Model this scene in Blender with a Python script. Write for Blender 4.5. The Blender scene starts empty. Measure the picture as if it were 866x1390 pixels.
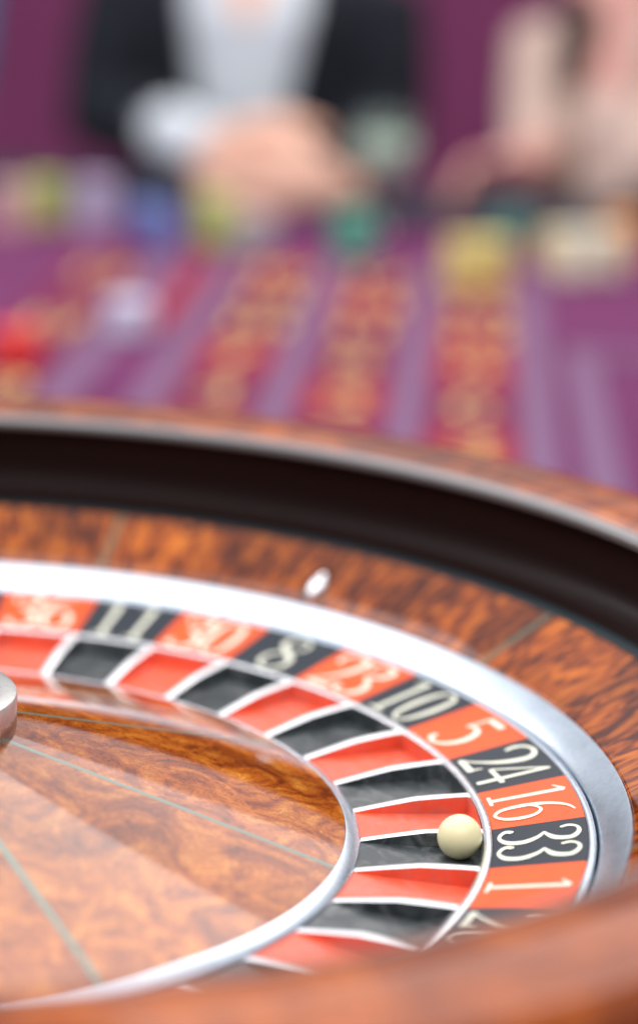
import bpy, bmesh, math, random
from mathutils import Vector, Matrix
random.seed(7)
sc = bpy.context.scene
PI = math.pi
S = 0.27                       # outer radius of the number ring in metres; wheel profiles below are in this unit

# ------------------------------------------------------------------ camera
cam_d = bpy.data.cameras.new('camera'); cam = bpy.data.objects.new('camera', cam_d)
sc.collection.objects.link(cam); sc.camera = cam
yaw, pit, roll = 0.17008, -0.23697, 0.05325
C0 = Vector((0, -3.48744, 1.31286)) * S
fw = Vector((math.sin(yaw)*math.cos(pit), math.cos(yaw)*math.cos(pit), math.sin(pit)))
r_ = fw.cross(Vector((0, 0, 1))).normalized(); u_ = r_.cross(fw)
rt = r_*math.cos(roll) + u_*math.sin(roll); up = -r_*math.sin(roll) + u_*math.cos(roll)
M = Matrix.Identity(4)
for i in range(3):
    M[i][0] = rt[i]; M[i][1] = up[i]; M[i][2] = -fw[i]; M[i][3] = C0[i]
cam.matrix_world = M
cam_d.sensor_fit = 'VERTICAL'; cam_d.sensor_height = 38.52; cam_d.sensor_width = 24
cam_d.lens = 3435.5/1390*38.52
cam_d.shift_y = -45/1390
cam_d.clip_start = 0.02; cam_d.clip_end = 60
cam_d.dof.use_dof = True; cam_d.dof.focus_distance = 3.68*S; cam_d.dof.aperture_fstop = 3.1

# ------------------------------------------------------------------ world, lamps, exposure
w = bpy.data.worlds.new('World'); sc.world = w; w.use_nodes = True
bg = w.node_tree.nodes['Background']
bg.inputs[0].default_value = (0.90, 0.93, 1.0, 1); bg.inputs[1].default_value = 0.56

def area(name, loc, target, sx, sy, watts, col):
    l = bpy.data.lights.new(name, 'AREA'); l.shape = 'RECTANGLE'; l.size = sx; l.size_y = sy
    l.energy = watts; l.color = col
    o = bpy.data.objects.new(name, l); sc.collection.objects.link(o)
    o.location = loc
    o.rotation_euler = (Vector(target) - Vector(loc)).to_track_quat('-Z', 'Y').to_euler()
    return o
# panels facing straight down; the far-right and players ones are added fill
area('ceiling_lamp_right', (1.25, 1.92, 2.1), (1.25, 1.92, 0), 2.3, 1.2, 25, (1.0, 0.95, 0.92))
area('fill_lamp_far_right', (1.55, 3.74, 2.1), (1.55, 3.74, 0), 2.2, 2.4, 19, (1.0, 0.94, 0.92))  # added panel, lays a pale haze over the cone and near rim
area('ceiling_lamp_left', (-1.45, 1.1, 2.1), (-1.45, 1.1, 0), 2.0, 2.0, 20, (0.96, 0.98, 1.0))
area('ceiling_lamp_overhead', (0.0, -0.75, 2.1), (0.0, -0.75, 0), 2.6, 3.2, 38, (0.98, 0.98, 1.0))
area('fill_lamp_players', (-2.7, 3.1, 2.1), (-2.7, 3.1, 0), 1.4, 2.0, 40, (1.0, 0.96, 0.93))  # added fill for the players, set far left to miss the collar's reflection
vs = sc.view_settings
vs.view_transform = 'Standard'; vs.look = 'None'; vs.exposure = 0.55; vs.gamma = 1; vs.use_curve_mapping = False
sc.render.engine = 'CYCLES'
sc.cycles.use_denoising = True
sc.cycles.max_bounces = 8
sc.cycles.sample_clamp_indirect = 8

# ------------------------------------------------------------------ helpers
def link(o): sc.collection.objects.link(o); return o
def tag(o, label=None, cat=None, group=None, kind=None):
    if label: o['label'] = label
    if cat: o['category'] = cat
    if group: o['group'] = group
    if kind: o['kind'] = kind
    return o
def empty(name, loc=(0, 0, 0)):
    o = bpy.data.objects.new(name, None); o.empty_display_size = 0.05; o.location = loc
    return link(o)
def finish(me, smooth=True, ang=35):
    if smooth:
        for p in me.polygons: p.use_smooth = True
        me.set_sharp_from_angle(angle=math.radians(ang))
    return me
def obj(name, me, mat=None, parent=None, smooth=True, ang=35):
    if mat and not me.materials: me.materials.append(mat)
    if smooth: finish(me, True, ang)
    o = bpy.data.objects.new(name, me); link(o)
    if parent: o.parent = parent
    return o
def mesh(name, verts, faces, uvs=None):
    me = bpy.data.meshes.new(name); me.from_pydata([tuple(v) for v in verts], [], faces); me.update()
    if uvs:
        ul = me.uv_layers.new(name='UVMap')
        for l in me.loops: ul.data[l.index].uv = uvs[l.vertex_index]
    return me
def arc(cx, cz, r, a0, a1, n):
    return [(cx + r*math.cos(math.radians(a0 + (a1-a0)*i/n)), cz + r*math.sin(math.radians(a0 + (a1-a0)*i/n))) for i in range(n+1)]
def lathe(name, prof, n=288, closed=False):
    """revolve a profile of (r, z) given in wheel units round the wheel's axis; the profile runs so that normals face left of its path"""
    verts, faces, uvs = [], [], []
    m = len(prof); ln = [0]
    for i in range(1, m): ln.append(ln[-1] + math.dist(prof[i], prof[i-1]))
    for k in range(n+1):
        a = 2*PI*k/n
        for i, (r, z) in enumerate(prof):
            verts.append((r*S*math.cos(a), r*S*math.sin(a), z*S)); uvs.append((a*S*1.0, ln[i]*S))
    for k in range(n):
        for i in range(m if closed else m-1):
            j = (i+1) % m
            faces.append((k*m+i, (k+1)*m+i, (k+1)*m+j, k*m+j))
    me = mesh(name, verts, faces, uvs)
    bm = bmesh.new(); bm.from_mesh(me); bmesh.ops.remove_doubles(bm, verts=bm.verts, dist=1e-7)
    bmesh.ops.recalc_face_normals(bm, faces=bm.faces); bm.to_mesh(me); bm.free()
    return me
def tube_bm(bm, pts, rad, n=14, cap=True, flat=None):
    """loft of circles (or ellipses: rad entries may be (rx, ry) with flat giving the ry axis) along a path"""
    rings = []; a = None
    P = [Vector(p) for p in pts]
    for i, p in enumerate(P):
        d = (P[min(i+1, len(P)-1)] - P[max(i-1, 0)]).normalized()
        if flat or a is None:
            ref = Vector(flat) if flat else (Vector((0, 0, 1)) if abs(d.z) < .9 else Vector((0, 1, 0)))
            a = d.cross(ref).normalized()
        else: a = (a - d*a.dot(d)).normalized()          # carry the frame along, no twist
        b = a.cross(d).normalized()
        rx, ry = rad[i] if isinstance(rad[i], tuple) else (rad[i], rad[i])
        rings.append([bm.verts.new(p + a*rx*math.cos(2*PI*k/n) + b*ry*math.sin(2*PI*k/n)) for k in range(n)])
    for A, B in zip(rings, rings[1:]):
        for k in range(n): bm.faces.new((A[k], A[(k+1) % n], B[(k+1) % n], B[k]))
    if cap: bm.faces.new(rings[0][::-1]); bm.faces.new(rings[-1])
def ell_bm(bm, c, rx, ry, rz, sub=3):
    bmesh.ops.create_icosphere(bm, subdivisions=sub, radius=1, matrix=Matrix.Translation(c) @ Matrix.Diagonal((rx, ry, rz, 1)))
def box_bm(bm, x0, x1, y0, y1, z0, z1, bev=0):
    r = bmesh.ops.create_cube(bm, size=1, matrix=Matrix.Translation(((x0+x1)/2, (y0+y1)/2, (z0+z1)/2)) @ Matrix.Diagonal((x1-x0, y1-y0, z1-z0, 1)))
    if bev:
        es = list({e for v in r['verts'] for e in v.link_edges})
        bmesh.ops.bevel(bm, geom=es, offset=bev, segments=3, affect='EDGES', profile=.5)
def bm_mesh(name, bm):
    bmesh.ops.recalc_face_normals(bm, faces=bm.faces)
    me = bpy.data.meshes.new(name); bm.to_mesh(me); bm.free(); return me
def soften(bm, it=14):
    """relax the cut edges of a garment so that they run smoothly"""
    bv = [v for v in bm.verts if v.is_boundary]
    for _ in range(it):
        new = {}
        for v in bv:
            q = [e.other_vert(v).co for e in v.link_edges if e.is_boundary]
            if len(q) == 2: new[v] = v.co*.4 + (q[0]+q[1])*.3
        for v, c in new.items(): v.co = c
def remesh(name, bm, vox, smooth=4):
    """fuse overlapping lofts into one continuous surface"""
    me = bm_mesh(name, bm); o = bpy.data.objects.new('fuse', me); link(o)
    m = o.modifiers.new('r', 'REMESH'); m.mode = 'VOXEL'; m.voxel_size = vox
    s = o.modifiers.new('s', 'SMOOTH'); s.iterations = smooth; s.factor = .5
    dg = bpy.context.evaluated_depsgraph_get()
    out = bpy.data.meshes.new_from_object(o.evaluated_get(dg)); out.name = name
    bpy.data.objects.remove(o); bpy.data.meshes.remove(me)
    return out

# ------------------------------------------------------------------ materials
def mat(name, col, rough=.5, metal=0, coat=0, coat_r=.03, **kw):
    m = bpy.data.materials.new(name); m.use_nodes = True
    b = m.node_tree.nodes['Principled BSDF']
    b.inputs['Base Color'].default_value = (*col, 1); b.inputs['Roughness'].default_value = rough
    b.inputs['Metallic'].default_value = metal; b.inputs['Coat Weight'].default_value = coat
    b.inputs['Coat Roughness'].default_value = coat_r
    for k, v in kw.items(): b.inputs[k.replace('_', ' ')].default_value = v
    return m
def N(m, t, **kw):
    n = m.node_tree.nodes.new(t)
    for k, v in kw.items(): setattr(n, k, v)
    return n
def L(m, a, b): m.node_tree.links.new(a, b)
def bsdf(m): return m.node_tree.nodes['Principled BSDF']
def ramp(m, fac, stops):
    r = N(m, 'ShaderNodeValToRGB'); e = r.color_ramp.elements
    while len(e) < len(stops): e.new(.5)
    for el, (p, c) in zip(e, stops): el.position = p; el.color = (*c, 1)
    L(m, fac, r.inputs[0]); return r
def coords(m, scale=(1, 1, 1), uv=False, rnd=True, rot=(0, 0, 0)):
    tc = N(m, 'ShaderNodeTexCoord'); mp = N(m, 'ShaderNodeMapping')
    mp.inputs['Scale'].default_value = scale; mp.inputs['Rotation'].default_value = rot
    src = tc.outputs['UV' if uv else 'Object']
    if rnd:
        oi = N(m, 'ShaderNodeObjectInfo'); mu = N(m, 'ShaderNodeMath', operation='MULTIPLY'); mu.inputs[1].default_value = 3.7
        L(m, oi.outputs['Random'], mu.inputs[0])
        ad = N(m, 'ShaderNodeVectorMath', operation='ADD'); cx = N(m, 'ShaderNodeCombineXYZ')
        for i in range(3): L(m, mu.outputs[0], cx.inputs[i])
        L(m, src, ad.inputs[0]); L(m, cx.outputs[0], ad.inputs[1]); src = ad.outputs[0]
    L(m, src, mp.inputs[0]); return mp.outputs[0]
def noise(m, vec, scale, detail=5, rough=.6, dist=0):
    n = N(m, 'ShaderNodeTexNoise'); n.inputs['Scale'].default_value = scale; n.inputs['Detail'].default_value = detail
    n.inputs['Roughness'].default_value = rough; n.inputs['Distortion'].default_value = dist
    L(m, vec, n.inputs['Vector']); return n.outputs['Fac']
def mixc(m, fac, a, b, mode='MIX'):
    x = N(m, 'ShaderNodeMix', data_type='RGBA', blend_type=mode)
    if isinstance(fac, float): x.inputs[0].default_value = fac
    else: L(m, fac, x.inputs[0])
    for i, v in ((6, a), (7, b)):
        if isinstance(v, tuple): x.inputs[i].default_value = (*v, 1)
        else: L(m, v, x.inputs[i])
    return x.outputs[2]
def bump(m, h, strength, dist=.001):
    b = N(m, 'ShaderNodeBump'); b.inputs['Strength'].default_value = strength; b.inputs['Distance'].default_value = dist
    L(m, h, b.inputs['Height']); L(m, b.outputs[0], bsdf(m).inputs['Normal'])

# burl veneer of the cone
burl = mat('burl_veneer', (.4, .14, .03), .38, coat=1, coat_r=.06, Specular_IOR_Level=0.0)
v = coords(burl, (1, 1, 1))
n1 = noise(burl, v, 34, 4, .55, 2.6); n2 = noise(burl, v, 95, 3, .5, 3.0); n3 = noise(burl, v, 11, 2, .5, .6); n4 = noise(burl, v, 420, 2, .5)
c1 = ramp(burl, n1, [(.32, (.20, .042, .010)), (.44, (.34, .082, .014)), (.56, (.49, .145, .020)), (.70, (.64, .25, .045))]).outputs[0]
rd = N(burl, 'ShaderNodeMath', operation='SUBTRACT'); rd.inputs[1].default_value = .5; L(burl, n2, rd.inputs[0])
ra_ = N(burl, 'ShaderNodeMath', operation='ABSOLUTE'); L(burl, rd.outputs[0], ra_.inputs[0])
c2 = ramp(burl, ra_.outputs[0], [(.0, (.50, .38, .34)), (.035, (.85, .80, .78)), (.09, (1, 1, 1))]).outputs[0]
c3 = ramp(burl, n3, [(.35, (.74, .68, .66)), (.62, (1.12, 1.08, 1.0))]).outputs[0]
c4 = ramp(burl, n4, [(.35, (.82, .80, .78)), (.6, (1, 1, 1))]).outputs[0]
cc = mixc(burl, 1.0, mixc(burl, .8, c1, c2, 'MULTIPLY'), c3, 'MULTIPLY')
L(burl, mixc(burl, 1.0, cc, c4, 'MULTIPLY'), bsdf(burl).inputs['Base Color'])
# flamed veneer of apron and rim: figure runs across the ring
def flame(name, su, sv, dark, mid, light, coat=1):
    m = mat(name, mid, .35, coat=coat, coat_r=.03, Specular_IOR_Level=0.0)
    v = coords(m, (su, sv, 1), uv=True, rot=(0, 0, .0))
    a = noise(m, v, 1, 2, .45, 1.6)
    b = noise(m, coords(m, (su*.16, sv*.4, 1), uv=True), 1, 3, .5, .8)
    f = noise(m, coords(m, (su*5, sv*.6, 1), uv=True), 1, 2, .5)
    c = ramp(m, a, [(.38, dark), (.48, tuple(.6*x+.4*y for x, y in zip(dark, mid))), (.56, mid), (.70, light)]).outputs[0]
    d = ramp(m, b, [(.35, (.55, .48, .45)), (.62, (1.1, 1.06, 1))]).outputs[0]
    d = mixc(m, .15, d, ramp(m, f, [(.35, (.6, .55, .5)), (.6, (1, 1, 1))]).outputs[0], 'MULTIPLY')
    L(m, mixc(m, 1.0, c, d, 'MULTIPLY'), bsdf(m).inputs['Base Color'])
    return m
apron_m = flame('flamed_veneer', 140, 40, (.10, .017, .004), (.41, .088, .007), (.58, .165, .014))
rim_m = flame('rim_veneer', 40, 24, (.20, .040, .006), (.32, .070, .008), (.42, .11, .013), .6)
dark_m = mat('ebonised_track', (.011, .0042, .0034), .35, Specular_IOR_Level=.07)
ledge_m = mat('teal_black_ledge', (.010, .020, .025), .4, Specular_IOR_Level=.3)
lip_m = mat('lip_highlight_grey', (.20, .19, .19), .3, .6, coat=.6)  # grey stands in for the highlight along the rounded wooden lip
inlay_m = mat('green_inlay', (.07, .135, .095), .4, coat=.8)
apron_inlay_m = mat('olive_inlay', (.10, .085, .035), .4, coat=.8)
def metal(name, col, r0, r1, sc_=30):
    m = mat(name, col, .3, 1)
    v = coords(m, (1, 1, 1)); n = noise(m, v, sc_, 6, .65, .4); f = noise(m, v, 420, 3, .6)
    rr = N(m, 'ShaderNodeMapRange'); rr.inputs[3].default_value = r0; rr.inputs[4].default_value = r1
    rr.inputs[1].default_value = .3; rr.inputs[2].default_value = .7
    L(m, n, rr.inputs[0]); L(m, rr.outputs[0], bsdf(m).inputs['Roughness'])
    k = ramp(m, f, [(.35, tuple(x*.88 for x in col)), (.6, col)]).outputs[0]
    L(m, k, bsdf(m).inputs['Base Color'])
    return m
silver_m = metal('satin_silver', (.66, .73, .81), .27, .33, 60)
bright_m = metal('polished_nickel', (.93, .93, .94), .18, .30)
sep_m = mat('white_nickel', (.93, .93, .94), .36, .45)
chrome_m = mat('chrome', (.9, .9, .92), .08, 1)
turret_m = metal('turret_metal', (.55, .54, .51), .22, .34)
def paint(name, col, spec=.22, rough=.3, wear=.12, scuff=0):
    m = mat(name, col, rough, Specular_IOR_Level=spec)
    v = coords(m); n = noise(m, v, 45, 6, .65); f = noise(m, v, 600, 3, .6)
    a = ramp(m, n, [(.3, tuple(x*(1-wear) for x in col)), (.65, tuple(min(1, x*(1+wear*.6)) for x in col))]).outputs[0]
    L(m, a, bsdf(m).inputs['Base Color'])
    rr = N(m, 'ShaderNodeMapRange'); rr.inputs[3].default_value = rough*.85; rr.inputs[4].default_value = rough*1.25
    L(m, n, rr.inputs[0]); L(m, rr.outputs[0], bsdf(m).inputs['Roughness'])
    bump(m, f, .03, .0004)
    if scuff:
        k = noise(m, coords(m, (60, 60, 60)), 1, 6, .72, .8)
        kf = ramp(m, k, [(.46, (0, 0, 0)), (.70, (scuff,)*3)]).outputs[0]
        L(m, mixc(m, kf, a, (.30, .29, .28)), bsdf(m).inputs['Base Color'])
    return m
red_m = paint('red_enamel', (.86, .098, .016)); black_m = paint('black_enamel', (.018, .024, .034)); green_m = paint('green_enamel', (.01, .20, .06))
pred_m = paint('pocket_red', (.80, .112, .052), .4, .33, .2, .35); pblack_m = paint('pocket_black', (.034, .043, .046), .5, .36, .4, .5); pgreen_m = paint('pocket_green', (.01, .18, .06), .5, .33, .2)
num_m = mat('numeral_ivory', (.78, .77, .62), .45)
ball_m = mat('ivory_ball', (.84, .78, .46), .30, Subsurface_Weight=.12, Subsurface_Scale=.004)
ball_m.node_tree.nodes['Principled BSDF'].inputs['Subsurface Radius'].default_value = (1, .7, .4)
def cloth(name, col, sc_=900, var=.12, rough=.9):
    m = mat(name, col, rough, Sheen_Weight=.04, Specular_IOR_Level=.1)
    v = coords(m, rnd=False); f = noise(m, v, sc_, 3, .6); n = noise(m, v, 5, 4, .6)
    a = ramp(m, n, [(.3, tuple(x*(1-var) for x in col)), (.7, tuple(x*(1+var) for x in col))]).outputs[0]
    L(m, a, bsdf(m).inputs['Base Color']); bump(m, f, .25, .0006)
    return m
felt_m = cloth('purple_felt', (.125, .019, .085))
lav_m = mat('lavender_print', (.18, .098, .175), .85, Specular_IOR_Level=.1)
cell_m = mat('red_print', (.27, .026, .045), .85, Specular_IOR_Level=.1)
cell2_m = mat('plum_print', (.17, .022, .06), .85, Specular_IOR_Level=.1)
gold_m = mat('gold_print', (.62, .42, .14), .8, Specular_IOR_Level=.1)
wall_m = cloth('purple_wall', (.145, .030, .085), 200, .10)
rail_m = mat('slate_leather', (.022, .025, .04), .6, Specular_IOR_Level=.2)
wood_m = mat('table_wood', (.12, .03, .012), .4, coat=.6)

# ================================================================== ROULETTE BOWL (fixed part)
bowl = empty('roulette_bowl', (0, 0, -.35*S))
tag(bowl, 'round polished wooden roulette bowl with dark ball track and silver collar', 'roulette bowl')
ZB = .35*S
def bowl_part(name, me, m, ang=35, parent=None):
    o = obj(name, me, m, parent or bowl, ang=ang)
    if parent is None: o.location = (0, 0, ZB)
    return o
# the collar: sloping silver band round the rotor
bowl_part('collar', lathe('collar', [(1.016, -.030), (1.0155, -.003), (1.0165, .0005), (1.019, .0035), (1.0545, .0338), (1.0585, .0352), (1.0595, .028)]), silver_m, 30)
# apron core under the veneer panels
AP = [(1.0595, .0345), (1.063, .0385), (1.085, .0505), (1.115, .0655), (1.16, .0865), (1.2, .106)]
bowl_part('apron_core', lathe('apron_core', [(r, z-.006) for r, z in AP]), dark_m)
def sector(name, prof, a0, a1, gap0, gap1, n, thick=.006, lift=0):
    """slab over a profile between two rays, held back by a constant distance (gap, wheel units) from each ray"""
    verts, faces, uvs = [], [], []; m = len(prof); ln = [0]
    for i in range(1, m): ln.append(ln[-1] + math.dist(prof[i], prof[i-1]))
    for k in range(n+1):
        for i, (r, z) in enumerate(prof):
            b0 = a0 + gap0/r; b1 = a1 - gap1/r; a = b0 + (b1-b0)*k/n
            verts.append((r*S*math.cos(a), r*S*math.sin(a), (z+lift)*S)); uvs.append((a*S, ln[i]*S))
    top = len(verts)
    for vx in list(verts): verts.append((vx[0], vx[1], vx[2]-thick*S))
    uvs += uvs
    for k in range(n):
        for i in range(m-1):
            q = (k*m+i, k*m+i+1, (k+1)*m+i+1, (k+1)*m+i); faces.append(q); faces.append(tuple(top+x for x in q[::-1]))
        faces.append((k*m, (k+1)*m, top+(k+1)*m, top+k*m)); e = m-1
        faces.append(((k+1)*m+e, k*m+e, top+k*m+e, top+(k+1)*m+e))
    for i in range(m-1):
        faces.append((i+1, i, top+i, top+i+1)); faces.append((n*m+i, n*m+i+1, top+n*m+i+1, top+n*m+i))
    return mesh(name, verts, faces, uvs)
core = bowl.children[-1]
A0 = math.radians(24.5)
for k in range(8):
    a = A0 + k*PI/4
    o = obj('veneer_panel', sector('apron_panel', AP, a, a+PI/4, .006, .006, 36), apron_m, core, ang=50)
    st = [(r, z) for r, z in AP]
    o2 = obj('inlay_strip', sector('apron_inlay', st, a-.0, a+.0, -.0058, -.0058, 1, lift=.0002), apron_inlay_m, core, ang=50)
# deflectors: chrome lozenges, lying alternately along and across the slope
def lozenge():
    bm = bmesh.new(); vs_ = []
    n = 28; rows = [(0, 1), (.30, .97), (.62, .80), (.86, .48), (1, 0)]
    ring = []
    for h, q in rows[:-1]:
        rr = []
        for k in range(n):
            a = 2*PI*k/n; c, s_ = math.cos(a), math.sin(a)
            e = (abs(c)**1.35 + abs(s_)**1.35)**(-1/1.35)     # soft diamond
            rr.append(bm.verts.new((.042*S*e*c*q, .020*S*e*s_*q, .021*S*h)))
        ring.append(rr)
    t = bm.verts.new((0, 0, .021*S))
    for A, B in zip(ring, ring[1:]):
        for k in range(n): bm.faces.new((A[k], A[(k+1) % n], B[(k+1) % n], B[k]))
    for k in range(n): bm.faces.new((ring[-1][k], ring[-1][(k+1) % n], t))
    bm.faces.new(ring[0][::-1])
    return finish(bm_mesh('deflector', bm), ang=60)
lz = lozenge(); lz.materials.append(chrome_m)
sl = math.atan2(.106-.0505, .115)
for k in range(8):
    a = math.radians(47.3) + k*PI/4; r = 1.105 if k % 2 == 0 else 1.152
    o = bpy.data.objects.new('deflector', lz); link(o); o.parent = bowl
    zz = .0505 + (r-1.085)*math.tan(sl) - .001
    o.location = (r*S*math.cos(a), r*S*math.sin(a), zz*S + ZB)
    o.rotation_euler = (Matrix.Rotation(a, 3, 'Z') @ Matrix.Rotation(-sl, 3, 'Y') @ Matrix.Rotation(0 if k % 2 == 0 else PI/2, 3, 'Z')).to_euler()
# ball track: dark gutter and back wall
bowl_part('ball_track', lathe('ball_track', [(1.223, .108), (1.223, .1145), (1.239, .119), (1.256, .127), (1.270, .139), (1.279, .155), (1.282, .175), (1.282, .200), (1.279, .225), (1.271, .2425), (1.2655, .2475)]), dark_m, 40)
bowl_part('track_ledge', lathe('track_ledge', [(1.2, .098), (1.2, .1085), (1.203, .1105), (1.2225, .1130), (1.2228, .106)]), ledge_m, 40)
bowl_part('track_lip', lathe('track_lip', [(1.2660, .2475), (1.2645, .2505)] + arc(1.2775, .2540, .0130, 195, 100, 7) + [(1.283, .2670), (1.283, .2540)]), lip_m, 60)  # separate strip so the lip's highlight can carry its own grey
bowl_part('rim', lathe('rim', [(1.2832, .2540), (1.2832, .2652), (1.287, .2665), (1.32, .2705), (1.37, .2720), (1.42, .2695)] + arc(1.450, .232, .036, 88, 0, 8) + [(1.486, .20), (1.475, .16), (1.46, .12), (1.45, .04), (1.44, -.10), (1.42, -.26), (1.45, -.30), (1.46, -.349), (1.30, -.349), (.6, -.349), (.6, -.12), (1.03, -.10), (1.03, -.03)]), rim_m, 40)

# ================================================================== ROTOR
rotor = empty('wheel_rotor', (0, 0, -.11*S)); ZR = .11*S
tag(rotor, 'spinning roulette wheel head with red and black numbered pockets and wooden cone', 'roulette wheel')
def rp(name, me, m=None, parent=None, ang=35, rz=0):
    o = obj(name, me, m, parent or rotor, ang=ang)
    if parent is None: o.location = (0, 0, ZR)
    o.rotation_euler = (0, 0, rz)
    return o
STEP = 2*PI/37; PHI = 1.36744                # ray before "36", running clockwise
order = [36, 11, 30, 8, 23, 10, 5, 24, 16, 33, 1, 20, 14, 31, 9, 22, 18, 29, 7, 28, 12, 35, 3, 26, 0, 32, 15, 19, 4, 21, 2, 25, 17, 34, 6, 27, 13]
REDS = {1, 3, 5, 7, 9, 12, 14, 16, 18, 19, 21, 23, 25, 27, 30, 32, 34, 36}
RI, RO, ZI, ZO = .8668, .9995, -.0272, 0.0
rp('hub_plate', lathe('hub_plate', [(.05, -.11), (.60, -.11), (.86, -.11), (1.005, -.05), (1.005, -.03), (.99, -.0075), (.868, -.036), (.868, -.066), (.67, -.064), (.64, -.05), (.05, -.05)], 96, True), turret_m)
rp('rotor_rim', lathe('rotor_rim', [(1.0002, -.03), (1.0002, -.0002), (1.0012, .0012), (1.003, .0018), (1.0085, .0018), (1.0105, .0008), (1.0112, -.0015), (1.0112, -.04)]), silver_m, ang=50)
rp('fret_ring', lathe('fret_ring', [(.8532, -.056), (.8532, -.0292)] + [(.8538, -.0272), (.8555, -.0257), (.860, -.0250), (.8645, -.0252), (.8660, -.0262), (.8666, -.030)]), bright_m, ang=60)
rp('inner_ring', lathe('inner_ring', [(.6545, -.046), (.6548, -.0385), (.6562, -.0372), (.6585, -.0375), (.6755, -.0478), (.6775, -.0500), (.6778, -.058)]), silver_m, ang=50)

# --- numerals: pen strokes (x, y in a 0..1 box, width factor)
def crom(pts, k=8):
    out = []
    P = [pts[0]] + list(pts) + [pts[-1]]
    for i in range(1, len(P)-2):
        p0, p1, p2, p3 = P[i-1:i+3]
        for j in range(k):
            t = j/k
            out.append(tuple(.5*((2*b) + (c-a)*t + (2*a-5*b+4*c-d)*t*t + (3*b-a-3*c+d)*t**3) for a, b, c, d in zip(p0, p1, p2, p3)))
    out.append(pts[-1]); return out
GL = {
 '0': [('c', [(.5, .985, .55), (.16, .86, .9), (.05, .5, 1.15), (.16, .14, .9), (.5, .015, .55), (.84, .14, .9), (.95, .5, 1.15), (.84, .86, .9), (.5, .985, .55)])],
 '1': [('l', [(.52, .03, 1.0), (.52, .96, 1.0)]), ('l', [(.50, .965, .75), (.16, .855, .35)]), ('l', [(.20, .03, .62), (.86, .03, .62)])],
 '2': [('c', [(.10, .67, .75), (.03, .80, .9), (.16, .93, .75), (.52, .985, .75), (.90, .90, 1.05), (.98, .72, 1.25), (.80, .46, 1.05), (.42, .22, .65), (.06, .06, .55)]), ('l', [(.0, .055, .95), (.98, .055, 1.05)]), ('l', [(.90, .04, .9), (.97, .21, .4)])],
 '3': [('c', [(.14, .76, .7), (.07, .86, .8), (.25, .955, .6), (.60, .965, .75), (.92, .87, 1.1), (.86, .70, 1.15), (.58, .60, .8), (.34, .555, .5)]),
       ('c', [(.34, .555, .5), (.66, .48, .85), (.95, .31, 1.2), (.90, .13, 1.15), (.55, .025, .65), (.22, .04, .7), (.03, .11, 1.0), (.12, .175, .95)])],
 '4': [('l', [(.74, .97, .8), (.80, .02, 1.05)]), ('l', [(.74, .97, .55), (.0, .29, .6)]), ('l', [(.0, .285, .75), (1.10, .31, .85)])],
 '5': [('l', [(.22, .925, 1.0), (.94, .925, 1.15)]), ('l', [(.24, .94, .65), (.17, .60, .6)]), ('c', [(.17, .59, .6), (.46, .655, .75), (.82, .56, 1.15), (.98, .36, 1.25), (.88, .16, 1.05), (.56, .035, .7), (.22, .03, .8), (.04, .09, 1.05), (.08, .15, .9)])],
 '6': [('c', [(.84, .985, .4), (.46, .90, .65), (.14, .68, .95), (.04, .38, 1.1), (.16, .12, .9), (.52, .02, .6), (.86, .12, .9), (.96, .30, 1.1), (.84, .49, .85), (.52, .585, .6), (.22, .53, .6), (.07, .42, .7)])],
 '7': [('l', [(.02, .93, 1.0), (.98, .93, .8)]), ('l', [(.05, .93, .8), (.03, .80, .4)]), ('c', [(.95, .93, .6), (.70, .66, .85), (.46, .36, 1.05), (.38, .03, 1.2)])],
 '8': [('c', [(.5, .975, .6), (.14, .88, .85), (.14, .70, .95), (.5, .545, 1.1), (.92, .37, 1.05), (.92, .13, .9), (.5, .02, .6), (.08, .13, .9), (.08, .37, .8), (.5, .545, .6), (.86, .70, .6), (.86, .88, .7), (.5, .975, .6)])],
}
GL['9'] = [('c', [(1-x, 1-y, w_) for x, y, w_ in GL['6'][0][1]])]
TH = .0112        # full stroke width in wheel units
def stroke_pts(digit, x0, wd, ht):
    """polylines in metric units with half-widths"""
    out = []
    for kind, pts in GL[digit]:
        if kind == 'c': q = crom(pts)
        else: q = [tuple(a+(b-a)*j/6 for a, b in zip(pts[0], pts[1])) for j in range(7)]
        out.append([(x0 + x*wd, y*ht, .5*TH*.94*w_**1.35) for x, y, w_ in q])
    return out
def ribbon(strokes, place, verts, faces, layer=0.0):
    for si, q in enumerate(strokes):
        b = len(verts); n = len(q)
        for i, (x, y, h) in enumerate(q):
            ax, ay, _ = q[max(i-1, 0)]; bx, by, _ = q[min(i+1, n-1)]
            d = math.hypot(bx-ax, by-ay) or 1; nx, ny = -(by-ay)/d, (bx-ax)/d
            e = 0
            z = layer + .00010*si + .0000030*i
            verts.append(place(x+nx*h, y+ny*h, z)); verts.append(place(x-nx*h, y-ny*h, z))
        for i in range(n-1): faces.append((b+2*i, b+2*i+1, b+2*i+3, b+2*i+2))
        # round the ends a little
        for i, s_ in ((0, -1), (n-1, 1)):
            x, y, h = q[i]; j = 1 if i == 0 else n-2
            dx, dy = x-q[j][0], y-q[j][1]; d = math.hypot(dx, dy) or 1
            c = len(verts); z = layer + .00010*si + .0000030*i
            verts.append(place(x+dx/d*h*.45, y+dy/d*h*.45, z))
            faces.append((b+2*i, c, b+2*i+1) if s_ == 1 else (b+2*i+1, c, b+2*i))
slope = (ZO-ZI)/(RO-RI)
RM = .933
def ring_place(phi):
    def f(x, y, z):       # x: arc length (clockwise) at mid radius, y: radial from inner edge
        r = RI + y; a = phi - x/RM
        return (r*S*math.cos(a), r*S*math.sin(a), (ZI + (r-RI)*slope + .0006 + z)*S)
    return f
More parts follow.
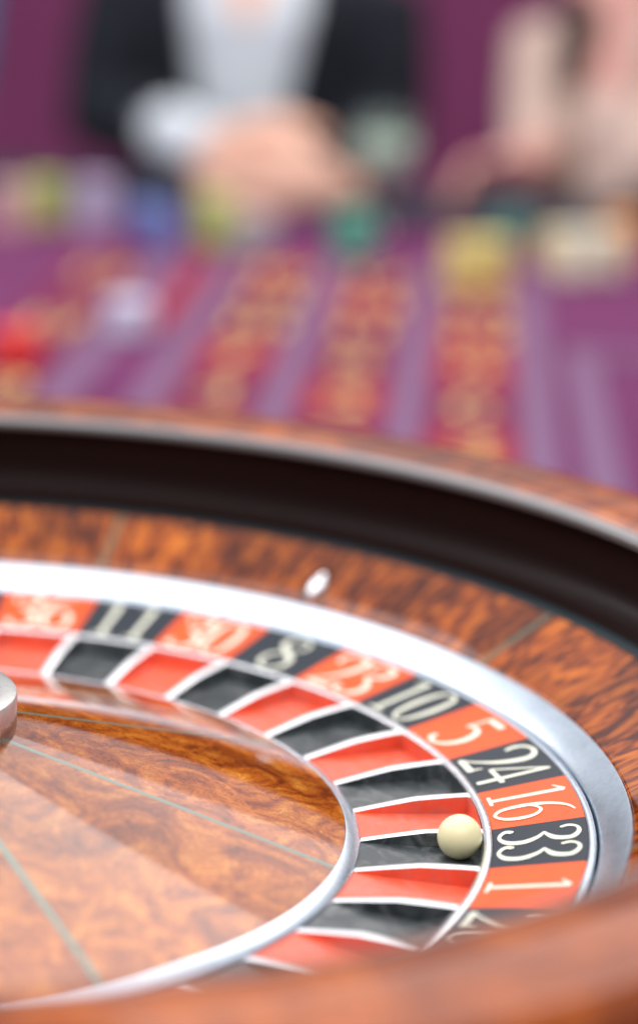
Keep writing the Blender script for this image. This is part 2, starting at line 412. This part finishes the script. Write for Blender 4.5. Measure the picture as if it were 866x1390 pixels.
def numeral_mesh(num):
    verts, faces = [], []; s = str(num); P_ = STEP*RM
    boxes = [(.335, .34)] if len(s) == 1 else [(.12, .325), (.515, .325)]
    st = []
    for ch, (x, wd) in zip(s, boxes): st += stroke_pts(ch, x*P_, wd*P_, .118)
    st = [[(x, y+.0065, h) for x, y, h in q] for q in st]
    ribbon(st, ring_place(0), verts, faces)
    me = mesh('numeral', verts, faces); me.materials.append(num_m)
    bm = bmesh.new(); bm.from_mesh(me)
    for f in bm.faces:
        f.normal_update()
        if f.normal.z < 0: f.normal_flip()
    bm.to_mesh(me); bm.free()
    return me
# --- cells, pockets, separators
NC = 8
cell_me = {}; pocket_me = {}
def make_cell():
    return sector('number_cell', [(RI+.0003, ZI), (.91, ZI+(.91-RI)*slope), (.955, ZI+(.955-RI)*slope), (RO, ZO-.0001)], -STEP, 0, .00025, .00025, NC, thick=.006)
SEP_T = .0078     # half thickness of a separator
def make_pocket():
    # trough: floor, outer wall; side walls coloured to paint in the floor's reflection
    verts, faces = [], []
    P_ = [(.677, -.0535), (.72, -.0545), (.771, -.0555), (.83, -.0560), (.8505, -.0556)]
    def side(r): return -.0520+(r-.677)*.012 if r < .69 else None
    top = {.677: -.0525, .72: -.0438, .771: -.0345, .83: -.0300, .8505: -.0292}
    rows = []
    n = 8
    for r, z in P_:
        a0 = -STEP + (SEP_T+.0002)/r; a1 = -(SEP_T+.0002)/r
        row = []
        def pt(a, zz): verts.append((r*S*math.cos(a), r*S*math.sin(a), zz*S)); return len(verts)-1
        row.append(pt(a0, top[r])); 
        for k in range(n+1): row.append(pt(a0+(a1-a0)*k/n, z))
        row.append(pt(a1, top[r])); rows.append(row)
    for A, B in zip(rows, rows[1:]):
        for k in range(len(A)-1): faces.append((A[k], B[k], B[k+1], A[k+1]))
    r = .8515; a0 = -STEP + (SEP_T+.0002)/r; a1 = -(SEP_T+.0002)/r; row = []
    for k in range(n+1):
        a = a0+(a1-a0)*k/n; verts.append((r*S*math.cos(a), r*S*math.sin(a), -.0290*S)); row.append(len(verts)-1)
    A = rows[-1]
    for k in range(n): faces.append((A[k+1], row[k], row[k+1], A[k+2]))
    me = mesh('pocket', verts, faces)
    bm = bmesh.new(); bm.from_mesh(me)
    bmesh.ops.solidify(bm, geom=bm.faces, thickness=.0001)
    bm.to_mesh(me); bm.free()
    return me
def make_sep():
    prof = [(.6785, -.0512), (.70, -.0468), (.74, -.0388), (.766, -.0338), (.776, -.0326), (.80, -.0305), (.8528, -.0280)]
    half = [(-1, -.0022), (-.86, -.0010), (-.5, -.0002), (0, 0), (.5, -.0002), (.86, -.0010), (1, -.0022)]
    verts, faces = [], []; m = len(half)+2
    for r, z in prof:
        for h, dz in [(-1, None)] + half + [(1, None)]:
            zz = -.060 if dz is None else z+dz
            verts.append((r*S, h*SEP_T*S, zz*S))
    for i in range(len(prof)-1):
        for k in range(m-1): faces.append((i*m+k, (i+1)*m+k, (i+1)*m+k+1, i*m+k+1))
    faces.append(tuple(range(m-1, -1, -1))[::-1]); faces.append(tuple((len(prof)-1)*m+k for k in range(m)))
    me = mesh('separator', verts, faces)
    bm = bmesh.new(); bm.from_mesh(me); bmesh.ops.recalc_face_normals(bm, faces=bm.faces); bm.to_mesh(me); bm.free()
    return me
for nm, cm, pm in (('r', red_m, pred_m), ('b', black_m, pblack_m), ('g', green_m, pgreen_m)):
    cell_me[nm] = make_cell(); cell_me[nm].materials.append(cm); finish(cell_me[nm])
    pocket_me[nm] = make_pocket(); pocket_me[nm].materials.append(pm); finish(pocket_me[nm], ang=30)
sep_me = make_sep(); sep_me.materials.append(sep_m); finish(sep_me, ang=40)
for i, num in enumerate(order):
    c = 'g' if num == 0 else ('r' if num in REDS else 'b'); a = PHI - i*STEP
    o = rp('number_cell', cell_me[c], rz=a)
    n_ = obj('numeral', numeral_mesh(num), None, o, smooth=False)
    n_['label'] = 'ivory painted number %d' % num
    rp('pocket', pocket_me[c], rz=a)
    rp('separator', sep_me, rz=a)
# --- cone of eight veneer panels with inlaid lines, and the turret
CP = [(.655, -.0380), (.60, -.0236), (.50, .0020), (.40, .0276), (.30, .0531), (.20, .0787), (.165, .0876)]
cone = rp('cone', lathe('cone', [(r, z-.006) for r, z in CP], 96), wood_m)
for k in range(8):
    a = math.radians(-22) + k*PI/4
    obj('veneer_panel', sector('cone_panel', CP[::-1], a, a+PI/4, .0050, .0050, 28), burl, cone, ang=50)
    obj('inlay_strip', sector('cone_inlay', CP[::-1], a, a, -.0049, -.0049, 1, lift=.0001), inlay_m, cone, ang=50)
turret = rp('turret', lathe('turret', [(.02, .08), (.170, .080), (.1745, .0835), (.176, .088), (.176, .136), (.1745, .1405), (.170, .142), (.15, .143), (.146, .147), (.10, .160), (.07, .185), (.055, .23), (.05, .30), (.062, .315), (.062, .335), (.04, .35), (.03, .40), (.036, .43), (.02, .46), (.0005, .468)], 128), turret_m, ang=30)
for k in range(4):
    bm = bmesh.new(); a = k*PI/2 + PI/4; d = Vector((math.cos(a), math.sin(a), 0))
    tube_bm(bm, [d*.045*S+Vector((0, 0, .325*S)), d*.15*S+Vector((0, 0, .325*S))], [.012*S, .010*S])
    ell_bm(bm, d*.165*S+Vector((0, 0, .325*S)), .024*S, .024*S, .024*S)
    obj('handle', bm_mesh('handle', bm), turret_m, turret, ang=50)

# ================================================================== BALL
bm = bmesh.new(); bmesh.ops.create_uvsphere(bm, u_segments=64, v_segments=40, radius=.0322*S)
ball = obj('roulette_ball', bm_mesh('roulette_ball', bm), ball_m)
ab = PHI - 9.5*STEP; rb = .8185
bx, by = rb*math.cos(ab), rb*math.sin(ab); off = .026
ball.location = ((bx - off*math.sin(ab))*S, (by + off*math.cos(ab))*S, (-.0560+.0326)*S)
tag(ball, 'small ivory ball resting in the black pocket of number 33', 'ball')

# ================================================================== TABLE
AZ = math.radians(12.8)
T = Vector((math.sin(AZ), math.cos(AZ), 0)); NN = Vector((T.y, -T.x, 0)); ZT = -.35*S
def Wp(s, t, z=0): return NN*s + T*t + Vector((0, 0, z))
RZ = -AZ                         # local x = across the table, local y = away from the wheel
table = empty('roulette_table', (0, 0, ZT)); table.rotation_euler = (0, 0, RZ)
tag(table, 'long gaming table covered in purple cloth printed with a betting layout', 'table')
def tpart(name, me, m, smooth=False, parent=None, ang=35):
    o = obj(name, me, m, parent or table, smooth=smooth, ang=ang); return o
bm = bmesh.new(); box_bm(bm, -.95, 1.0, -.95, 2.50, -.03, -.0005, .0); tpart('cloth', bm_mesh('cloth', bm), felt_m)
cl = table.children[0]
bm = bmesh.new(); box_bm(bm, -.93, .98, -.93, 2.48, -.15, -.031); tpart('frame', bm_mesh('frame', bm), wood_m)
bm = bmesh.new(); box_bm(bm, -1.10, 1.15, 2.36, 2.56, -.05, .028, .026); tpart('armrest', bm_mesh('armrest', bm), rail_m, True)
def quad(name, s0, s1, t0, t1, z, m, parent=cl):
    return tpart(name, mesh(name, [(s0, t0, z), (s1, t0, z), (s1, t1, z), (s0, t1, z)], [(0, 1, 2, 3)]), m, parent=parent)
# broad pale lines of the layout, running away from the wheel
T0, T1 = .62, 2.02
for s0, s1 in ((-.068, -.041), (.042, .069), (.153, .180), (.265, .294), (-.147, -.114)):
    quad('layout_line', s0, s1, T0, T1, .0006, lav_m)
for s0, s1 in ((.312, .342),): quad('layout_line', s0, s1, .60, 1.55, .0006, lav_m)
quad('layout_line', .342, .60, 1.515, 1.55, .0006, lav_m)
quad('layout_line', .40, .43, .60, 1.515, .0006, lav_m)
# betting boxes with gilt numbers
def flat_text(s, cx, cy, wd, ht, z):
    verts, faces = [], []; global TH
    keep = TH; TH = .0100; st = []; n = len(s); gap = wd*.25; tot = n*wd + (n-1)*gap
    for i, ch in enumerate(s): st += stroke_pts(ch, cx - tot/2 + i*(wd+gap), wd, ht)
    TH = keep
    st = [[(x, y + cy - ht/2, h) for x, y, h in q] for q in st]
    ribbon(st, lambda x, y, zz: (x, y, z + zz), verts, faces)
    return mesh('printed_number', verts, faces)
num = 1
row_h = .168
for row in range(6):
    t0 = .985 + row*row_h
    for ci, (s0, s1) in enumerate(((-.037, .038), (.073, .149), (.184, .261))):
        v_ = num + ci; c = cell_m if v_ in REDS else cell2_m
        o = quad('betting_box', s0, s1, t0+.010, t0+row_h-.010, .0010, c)
        me = flat_text(str(v_), (s0+s1)/2, t0+row_h/2, .030, .082, .0014)
        tpart('printed_number', me, gold_m, parent=o)
    num += 3
for row in range(3):
    t0 = 1.04 + row*.32
    o = quad('dozen_box', -.235, -.156, t0, t0+.30, .0010, cell2_m)
    me = flat_text(str(12), -.195, t0+.15, .026, .09, .0014); tpart('printed_number', me, gold_m, parent=o)
o = quad('dozen_box', -.106, -.077, 1.52, 1.98, .0010, cell_m)

# ================================================================== CHIPS AND GLASS
def chip_mesh(col_m, edge_m):
    R, H = .0230, .0033; n = 36
    pr = [(0, 0), (R-.0006, 0), (R, .0005), (R, H-.0005), (R-.0006, H), (R*.68, H), (R*.66, H-.0002), (0, H-.0002)]
    verts, faces, mi = [], [], []
    for k in range(n):
        a = 2*PI*k/n
        for r, z in pr: verts.append((r*math.cos(a), r*math.sin(a), z))
    m = len(pr)
    for k in range(n):
        for i in range(m-1):
            faces.append((k*m+i, ((k+1) % n)*m+i, ((k+1) % n)*m+i+1, k*m+i+1)); mi.append(1 if (k//3) % 4 == 0 and 1 <= i <= 4 else 0)
    me = mesh('chip', verts, faces); me.materials.append(col_m); me.materials.append(edge_m)
    bm = bmesh.new(); bm.from_mesh(me); bmesh.ops.remove_doubles(bm, verts=bm.verts, dist=1e-6); bm.to_mesh(me); bm.free()
    return finish(me, ang=30)
white_chip = mat('chip_white', (.78, .76, .74), .4)
def cm(name, c): return mat('chip_'+name, c, .4)
chipc = {k: chip_mesh(cm(k, c), white_chip) for k, c in dict(yellow=(.72, .60, .20), cream=(.82, .76, .58), green=(.07, .38, .26), blue=(.14, .19, .46), lilac=(.50, .42, .58), red=(.75, .04, .035), pink=(.62, .36, .36), lime=(.50, .55, .16), grey=(.38, .36, .38), teal=(.06, .24, .20), orange=(.75, .28, .05), pale=(.62, .58, .72)).items()}
def stack(col, s, t, n, label):
    e = empty('chip_stack', Wp(s, t, ZT)); tag(e, label, 'chips', 'chip stacks on the cloth')
    for k in range(n + 3):
        o = bpy.data.objects.new('chip', chipc[col]); link(o); o.parent = e
        o.location = (random.uniform(-.0008, .0008), random.uniform(-.0008, .0008), .0016 + k*.00335); o.rotation_euler = (0, 0, random.uniform(0, 6))
for a in (
 ('yellow', .208, 1.885, 13, 'tall yellow chip stack nearest the wheel on the right-hand number column'),
 ('yellow', .236, 1.93, 12, 'tall yellow chip stack touching the nearest yellow one from behind'),
 ('cream', .372, 2.055, 12, 'pale cream chip stack touching the other cream one from behind'),
 ('cream', .332, 2.02, 13, 'cream chip stack in front of the short yellow stack at the right'),
 ('orange', .398, 2.17, 14, 'orange chip stack behind the cream stack at the right'),
 ('yellow', .318, 2.10, 9, 'short yellow chip stack just left of the cream stack'),
 ('green', .075, 2.06, 13, 'bright green chip stack in front of the clasped hands'),
 ('teal', .262, 2.24, 11, 'dark teal chip stack behind the tall yellow stack'),
 ('lime', -.092, 2.09, 15, 'lime green chip stack left of the clasped hands'),
 ('grey', -.040, 2.05, 10, 'grey chip stack between the lime and the green stacks'),
 ('blue', -.154, 2.05, 10, 'blue chip stack left of the lime stack'),
 ('blue', -.185, 2.16, 8, 'short blue chip stack between the lilac and the other blue stack'),
 ('lilac', -.245, 2.14, 16, 'lilac chip stack left of the blue stacks'),
 ('pink', -.345, 2.11, 14, 'pink chip stack at the left edge of the picture'),
 ('lime', -.312, 2.17, 14, 'lime green chip stack right beside the pink stack'),
 ('pale', -.110, 1.475, 7, 'pale lavender chip stack alone on the left printed lines'),
 ('red', -.186, 1.285, 7, 'red chip stack nearest the wheel at the left edge')): stack(*a)
# stemmed glass
g_m = mat('glass', (.93, 1, .96), .02, Transmission_Weight=1.0, IOR=1.45)
dr_m = mat('drink', (.80, .95, .80), .15, Transmission_Weight=.0, IOR=1.33)
gl = empty('wine_glass', Wp(.098, 2.30, ZT)); gl.scale = (1.15,)*3; tag(gl, 'stemmed glass with pale green drink beside the dark jacket', 'glass')
def lathe_m(name, prof, n=48):
    me = lathe(name, [(r/S, z/S) for r, z in prof], n); return me
obj('bowl', lathe_m('glass_bowl', [(.004, .055), (.018, .060), (.030, .074), (.0335, .092), (.031, .115), (.0275, .130), (.0265, .130), (.0300, .115), (.0322, .092), (.0290, .0755), (.0175, .0622), (.0, .058)]), g_m, gl)
obj('stem', lathe_m('glass_stem', [(.0, .0012), (.030, .0012), (.030, .0025), (.008, .005), (.0036, .012), (.0034, .045), (.0042, .0548), (.0, .0549)]), g_m, gl)
obj('drink', lathe_m('glass_drink', [(.0, .0590), (.0170, .0630), (.0284, .0760), (.0316, .0920), (.0308, .104), (.0, .104)]), dr_m, gl)

# ================================================================== WALL
bm = bmesh.new(); box_bm(bm, -2.6, 2.8, 3.62, 3.70, -.86, .48)
wl = obj('back_wall', bm_mesh('back_wall', bm), wall_m, None, smooth=False); wl.rotation_euler = (0, 0, RZ)
tag(wl, 'plain purple wall behind the players', 'wall', kind='structure')

# ================================================================== PEOPLE
def skin(name, col): return mat(name, col, .5, Subsurface_Weight=.1, Subsurface_Scale=.01)
skin_a = skin('skin_warm', (.70, .40, .29)); skin_b = skin('skin_fair', (.60, .30, .25)); skin_c = skin('skin_tan', (.40, .19, .12))
hair_a = mat('hair_dark', (.020, .012, .009), .5); hair_b = mat('hair_brown', (.05, .02, .012), .5)
jacket_m = mat('jacket_black', (.009, .011, .016), .8, Specular_IOR_Level=.15); shirt_m = cloth('shirt_white', (.58, .62, .66), 500, .05)
beige_m = cloth('dress_beige', (.62, .46, .39), 500, .06); bluetop_m = cloth('top_blue', (.02, .14, .26), 500, .1)
def hand(bm, wrist, d, nrm, side, curl=.5, L_=.185):
    """palm, four unequal bent fingers and a thumb leaving the palm's side; side = direction of the thumb"""
    wrist = Vector(wrist); d = Vector(d).normalized(); side = Vector(side); side = (side - d*side.dot(d)).normalized()
    n = d.cross(side).normalized(); n = n if n.dot(Vector(nrm)) > 0 else -n        # back of the hand
    k = L_/.185
    tube_bm(bm, [wrist - d*.03*k, wrist, wrist + d*.03*k, wrist + d*.07*k, wrist + d*.095*k], [(.026*k, .021*k), (.027*k, .020*k), (.036*k, .017*k), (.041*k, .015*k), (.036*k, .012*k)], 16, flat=n)
    for i, (o, ln) in enumerate(((.031, .072), (.0105, .082), (-.0105, .077), (-.031, .060))):
        p = wrist + d*.078*k + side*o*k; dd = d.copy(); pts = [p, p + d*.017*k]; rad = [.0100*k, .0100*k]
        for j, f in enumerate((.42, .33, .25)):
            dd = (dd*math.cos(curl*(.7+.25*j)) - n*math.sin(curl*(.7+.25*j))).normalized() if j else (dd*math.cos(curl*.6) - n*math.sin(curl*.6)).normalized()
            pts.append(pts[-1] + dd*ln*f*k); rad.append((.0092, .0084, .0070)[j]*k)
        tube_bm(bm, pts, rad, 10)
    p = wrist + d*.022*k + side*.026*k; td = (d*.75 + side*.75 - n*.25).normalized()
    p2 = p + td*.045*k; td2 = (d*.95 + side*.15 - n*.25).normalized(); p3 = p2 + td2*.032*k
    tube_bm(bm, [p - td*.02*k, p, p2, p3, p3 + td2*.022*k], [.012*k, .0135*k, .0115*k, .0105*k, .0075*k], 10)
def head(bm, c, k=1.0, look=(0, -1, -.15)):
    """skull, jaw, nose, ears, brow and lips; c = centre of the head"""
    c = Vector(c); f = Vector(look).normalized(); s = Vector((1, 0, 0)); u = s.cross(f).normalized()*-1
    if u.z < 0: u = -u
    def at(x, y, z): return c + s*x*k + f*y*k + u*z*k
    ell_bm(bm, at(0, -.008, .03), .076*k, .094*k, .088*k)
    tube_bm(bm, [at(0, .015, .03), at(0, .03, -.03), at(0, .045, -.085), at(0, .05, -.108)], [(.070*k, .072*k), (.064*k, .066*k), (.046*k, .048*k), (.026*k, .028*k)], 18, flat=f)
    tube_bm(bm, [at(0, .082, .022), at(0, .102, -.014), at(0, .108, -.026), at(0, .088, -.036)], [.008*k, .012*k, .014*k, .010*k], 10)
    tube_bm(bm, [at(-.028, .082, -.064), at(0, .092, -.062), at(.028, .082, -.064)], [.006*k, .009*k, .006*k], 8)
    for q in (-1, 1):
        ell_bm(bm, at(q*.031, .074, .034), .024*k, .014*k, .010*k, 2)
        ell_bm(bm, at(q*.077, -.004, .0), .010*k, .018*k, .030*k, 2)
        ell_bm(bm, at(q*.031, .076, .016), .0135*k, .011*k, .009*k, 2)
def eyes(parent, c, k=1.0, look=(0, -1, -.15)):
    c = Vector(c); f = Vector(look).normalized(); u = Vector((0, 0, 1))
    for q in (-1, 1):
        bm = bmesh.new(); ell_bm(bm, c + Vector((q*.031*k, 0, .016*k)) + f*.081*k, .010*k, .009*k, .006*k, 2)
        obj('eye', bm_mesh('eye', bm), hair_a, parent)
def hairpiece(c, k, long=0):
    c = Vector(c); bm = bmesh.new()
    ell_bm(bm, c + Vector((0, .022*k, .045*k)), .086*k, .098*k, .092*k)
    if long:
        for q in (-1, 1):
            tube_bm(bm, [c + Vector((q*.066*k, .02, .05)), c + Vector((q*.088*k, .015, -.04)), c + Vector((q*.105*k, -.03, -.13)), c + Vector((q*.135*k, -.085, -.13-long*.6)), c + Vector((q*.140*k, -.115, -.16-long))], [.035, .034, .032, .030, .018], 14)
        tube_bm(bm, [c + Vector((0, .07, .06)), c + Vector((0, .09, -.05)), c + Vector((0, .09, -.2))], [(.06, .05), (.085, .04), (.06, .02)], 16)
    return bm
def torso_bm(bm, sh_z, hip_z, g=0.0, w_=1.0):
    """shoulders to hips; origin under the neck, local y away from the table"""
    tube_bm(bm, [(0, .02, hip_z-.06), (0, .02, hip_z), (0, .005, hip_z+.16), (0, 0, hip_z+.32), (0, .0, sh_z-.06), (0, .005, sh_z-.01), (0, .01, sh_z+.03)],
            [(.15*w_+g, .11+g), (.165*w_+g, .12+g), (.145*w_+g, .105+g), (.165*w_+g, .118+g), (.185*w_+g, .108+g), (.15*w_+g, .085+g), (.07*w_+g, .06+g)], 26, flat=(0, 1, 0))
def person(name, s, t, label):
    e = empty(name, Wp(s, t, ZT-.26)); e.rotation_euler = (0, 0, RZ); tag(e, label, 'person', 'players at the table'); return e
# local frame of a person: x across, y away from the wheel, z up from the seat (table top is z = .26)
TZ = .26
# ---- man in black jacket
man = person('person', -.115, 2.74, 'person in black jacket and open white shirt, hands clasped on the table')
SH = .56
rh = ((-.185, 0, SH-.06), (-.195, -.08, .350), (-.080, -.255, .350), (-.025, -.305, .338))
lh = ((.185, 0, SH-.06), (.195, -.06, .350), (.170, -.28, .312), (.150, -.34, .300))
bm = bmesh.new(); torso_bm(bm, SH, .0, w_=.92)
tube_bm(bm, [(0, .01, SH), (0, 0, SH+.05), (0, -.012, SH+.13)], [.062, .056, .055], 18)
head(bm, (0, -.01, SH+.215))
for A in (rh, lh): tube_bm(bm, [A[0], [.5*(a+b) for a, b in zip(A[0], A[1])], A[1], [.5*(a+b) for a, b in zip(A[1], A[2])], A[2], A[3]], [.055, .050, .042, .038, .030, .027], 14)
for q in (-1, 1): tube_bm(bm, [(q*.09, .0, .0), (q*.11, -.24, .02), (q*.12, -.42, -.02), (q*.12, -.40, -.25), (q*.12, -.36, -.46), (q*.12, -.46, -.52)], [.085, .080, .062, .052, .04, .035], 14)
hand(bm, rh[3], (.90, -.35, -.30), (0, -1, .45), (0, .3, 1), .45, .235)
hand(bm, lh[3], (-.92, -.25, .02), (0, -1, .3), (0, .2, 1), .45, .215)
body = obj('body', remesh('body', bm, .005), skin_a, man); eyes(man, (0, -.01, SH+.215))
obj('hair', remesh('hair', hairpiece((0, -.01, SH+.215), 1.0), .008), hair_a, man)
bm = bmesh.new(); torso_bm(bm, SH, .0, .008, .92)
tube_bm(bm, [(0, .01, SH-.02), (0, .004, SH+.05)], [.078, .068], 18)
for A in (rh,):
    w1, w2 = Vector(A[2]), Vector(A[3]); tube_bm(bm, [w1 + (w1-w2).normalized()*.03, w1, w2 + (w2-w1).normalized()*.012], [.042, .043, .040], 14)
me = remesh('shirt', bm, .005)
b2 = bmesh.new(); b2.from_mesh(me)          # open collar
bmesh.ops.delete(b2, geom=[f for f in b2.faces if (lambda c: c.y < -.02 and abs(c.x) < (c.z-(SH-.078))*.55 and c.z > SH-.078)(f.calc_center_median())], context='FACES'); soften(b2); b2.to_mesh(me); b2.free()
obj('shirt', me, shirt_m, man)
bm = bmesh.new(); torso_bm(bm, SH, .0, .022, .92)
for A in (rh, lh):
    tube_bm(bm, [Vector(A[0])+Vector((-A[0][0]*.3, 0, .01)), A[0], [.5*(a+b) for a, b in zip(A[0], A[1])], A[1], [.5*(a+b) for a, b in zip(A[1], A[2])], A[2] if A is rh else A[3]], [.07, .073, .068, .062, .055, .046], 16)
me = remesh('jacket', bm, .005)
b2 = bmesh.new(); b2.from_mesh(me)
def vcut(c): return c.y < -.03 and abs(c.x) < .048 + .042*max(0, min(1, (c.z-.30)/.22)) and c.z > .24
bmesh.ops.delete(b2, geom=[f for f in b2.faces if vcut(f.calc_center_median())], context='FACES')
bmesh.ops.delete(b2, geom=[f for f in b2.faces if (lambda c: c.z > SH+.035 and math.hypot(c.x, c.y) < .105)(f.calc_center_median())], context='FACES')
soften(b2, 24); b2.to_mesh(me); b2.free()
jk = obj('jacket', me, jacket_m, man)
# ---- woman at the right, forearm raised to her chin
wo = person('person', .45, 2.76, 'person in pale beige top at the right with one forearm raised')
SH = .53
ra = ((-.15, 0, SH-.06), (-.150, -.10, .335), (-.165, -.24, .335), (-.180, -.285, .335))
la = ((.17, -.0, SH-.06), (-.070, -.27, .325), (-.058, -.22, .50), (-.056, -.21, .54))
bm = bmesh.new(); torso_bm(bm, SH, .0, w_=.84)
tube_bm(bm, [(0, .01, SH), (0, 0, SH+.05), (0, -.012, SH+.13)], [.054, .047, .046], 18); head(bm, (.02, -.02, SH+.205), .93)
for A in (ra, la): tube_bm(bm, [A[0], [.5*(a+b) for a, b in zip(A[0], A[1])], A[1], [.5*(a+b) for a, b in zip(A[1], A[2])], A[2], A[3]], [.046, .042, .036, .034, .026, .024], 14)
for q in (-1, 1): tube_bm(bm, [(q*.085, .0, .0), (q*.10, -.24, .02), (q*.11, -.42, -.02), (q*.11, -.40, -.25), (q*.11, -.36, -.46), (q*.11, -.46, -.52)], [.082, .075, .058, .048, .036, .032], 14)
hand(bm, ra[3], (-.75, -.55, -.12), (0, -.5, .8), (.3, -.6, .6), .7, .165)
hand(bm, la[3], (-.15, .25, .95), (0, -1, .2), (-1, 0, .2), .9, .17)
obj('body', remesh('body', bm, .005), skin_b, wo); eyes(wo, (.02, -.02, SH+.205), .93)
obj('hair', remesh('hair', hairpiece((.02, -.02, SH+.205), .95, .15), .008), hair_b, wo)
bm = bmesh.new(); torso_bm(bm, SH, .0, .010, .84)
for A in (ra, la): tube_bm(bm, [Vector(A[0])+Vector((-A[0][0]*.3, 0, .0)), A[0], [.5*(a+b) for a, b in zip(A[0], A[1])], A[1], [.6*a+.4*b for a, b in zip(A[1], A[2])]], [.058, .056, .052, .047, .044], 16)
tube_bm(bm, [[.5*(a+b) for a, b in zip(la[0], la[1])], la[1], [.4*a+.6*b for a, b in zip(la[1], la[2])]], [.053, .048, .046], 16)
me = remesh('top', bm, .007); b2 = bmesh.new(); b2.from_mesh(me)
bmesh.ops.delete(b2, geom=[f for f in b2.faces if (lambda c: c.z > SH+.0 and math.hypot(c.x, c.y) < .12)(f.calc_center_median())], context='FACES'); soften(b2); b2.to_mesh(me); b2.free()
obj('top', me, beige_m, wo)
# ---- person in blue cut by the left edge
bl = person('person', -.765, 2.78, 'person in blue top cut off by the left edge')
SH = .55
aa = ((-.21, 0, SH-.05), (-.24, -.12, .34), (-.12, -.30, .33), (-.09, -.34, .33)); ab_ = ((.21, 0, SH-.05), (.215, -.12, .345), (.10, -.30, .33), (.07, -.34, .33))
bm = bmesh.new(); torso_bm(bm, SH, .0, w_=.95)
tube_bm(bm, [(0, .01, SH), (0, 0, SH+.05), (0, -.012, SH+.13)], [.058, .052, .05], 18); head(bm, (0, -.01, SH+.21))
for A in (aa, ab_): tube_bm(bm, [A[0], [.5*(a+b) for a, b in zip(A[0], A[1])], A[1], [.5*(a+b) for a, b in zip(A[1], A[2])], A[2], A[3]], [.05, .046, .04, .036, .028, .026], 14)
for q in (-1, 1): tube_bm(bm, [(q*.09, .0, .0), (q*.11, -.24, .02), (q*.12, -.42, -.02), (q*.12, -.40, -.25), (q*.12, -.36, -.46), (q*.12, -.46, -.52)], [.085, .080, .062, .052, .04, .035], 14)
hand(bm, aa[3], (.5, -.85, -.2), (0, -.2, 1), (1, .3, 0), .5, .19); hand(bm, ab_[3], (-.5, -.85, -.2), (0, -.2, 1), (-1, .3, 0), .5, .19)
obj('body', remesh('body', bm, .005), skin_c, bl); eyes(bl, (0, -.01, SH+.21))
obj('hair', remesh('hair', hairpiece((0, -.01, SH+.21), 1.0), .008), hair_b, bl)
bm = bmesh.new(); torso_bm(bm, SH, .0, .012, .95)
for A in (aa, ab_): tube_bm(bm, [Vector(A[0])+Vector((-A[0][0]*.3, 0, 0)), A[0], [.5*(a+b) for a, b in zip(A[0], A[1])], A[1], [.5*(a+b) for a, b in zip(A[1], A[2])]], [.062, .062, .058, .052, .046], 16)
me = remesh('top', bm, .007); b2 = bmesh.new(); b2.from_mesh(me)
bmesh.ops.delete(b2, geom=[f for f in b2.faces if (lambda c: c.z > SH+.02 and math.hypot(c.x, c.y) < .12)(f.calc_center_median())], context='FACES'); soften(b2); b2.to_mesh(me); b2.free()
obj('top', me, bluetop_m, bl)
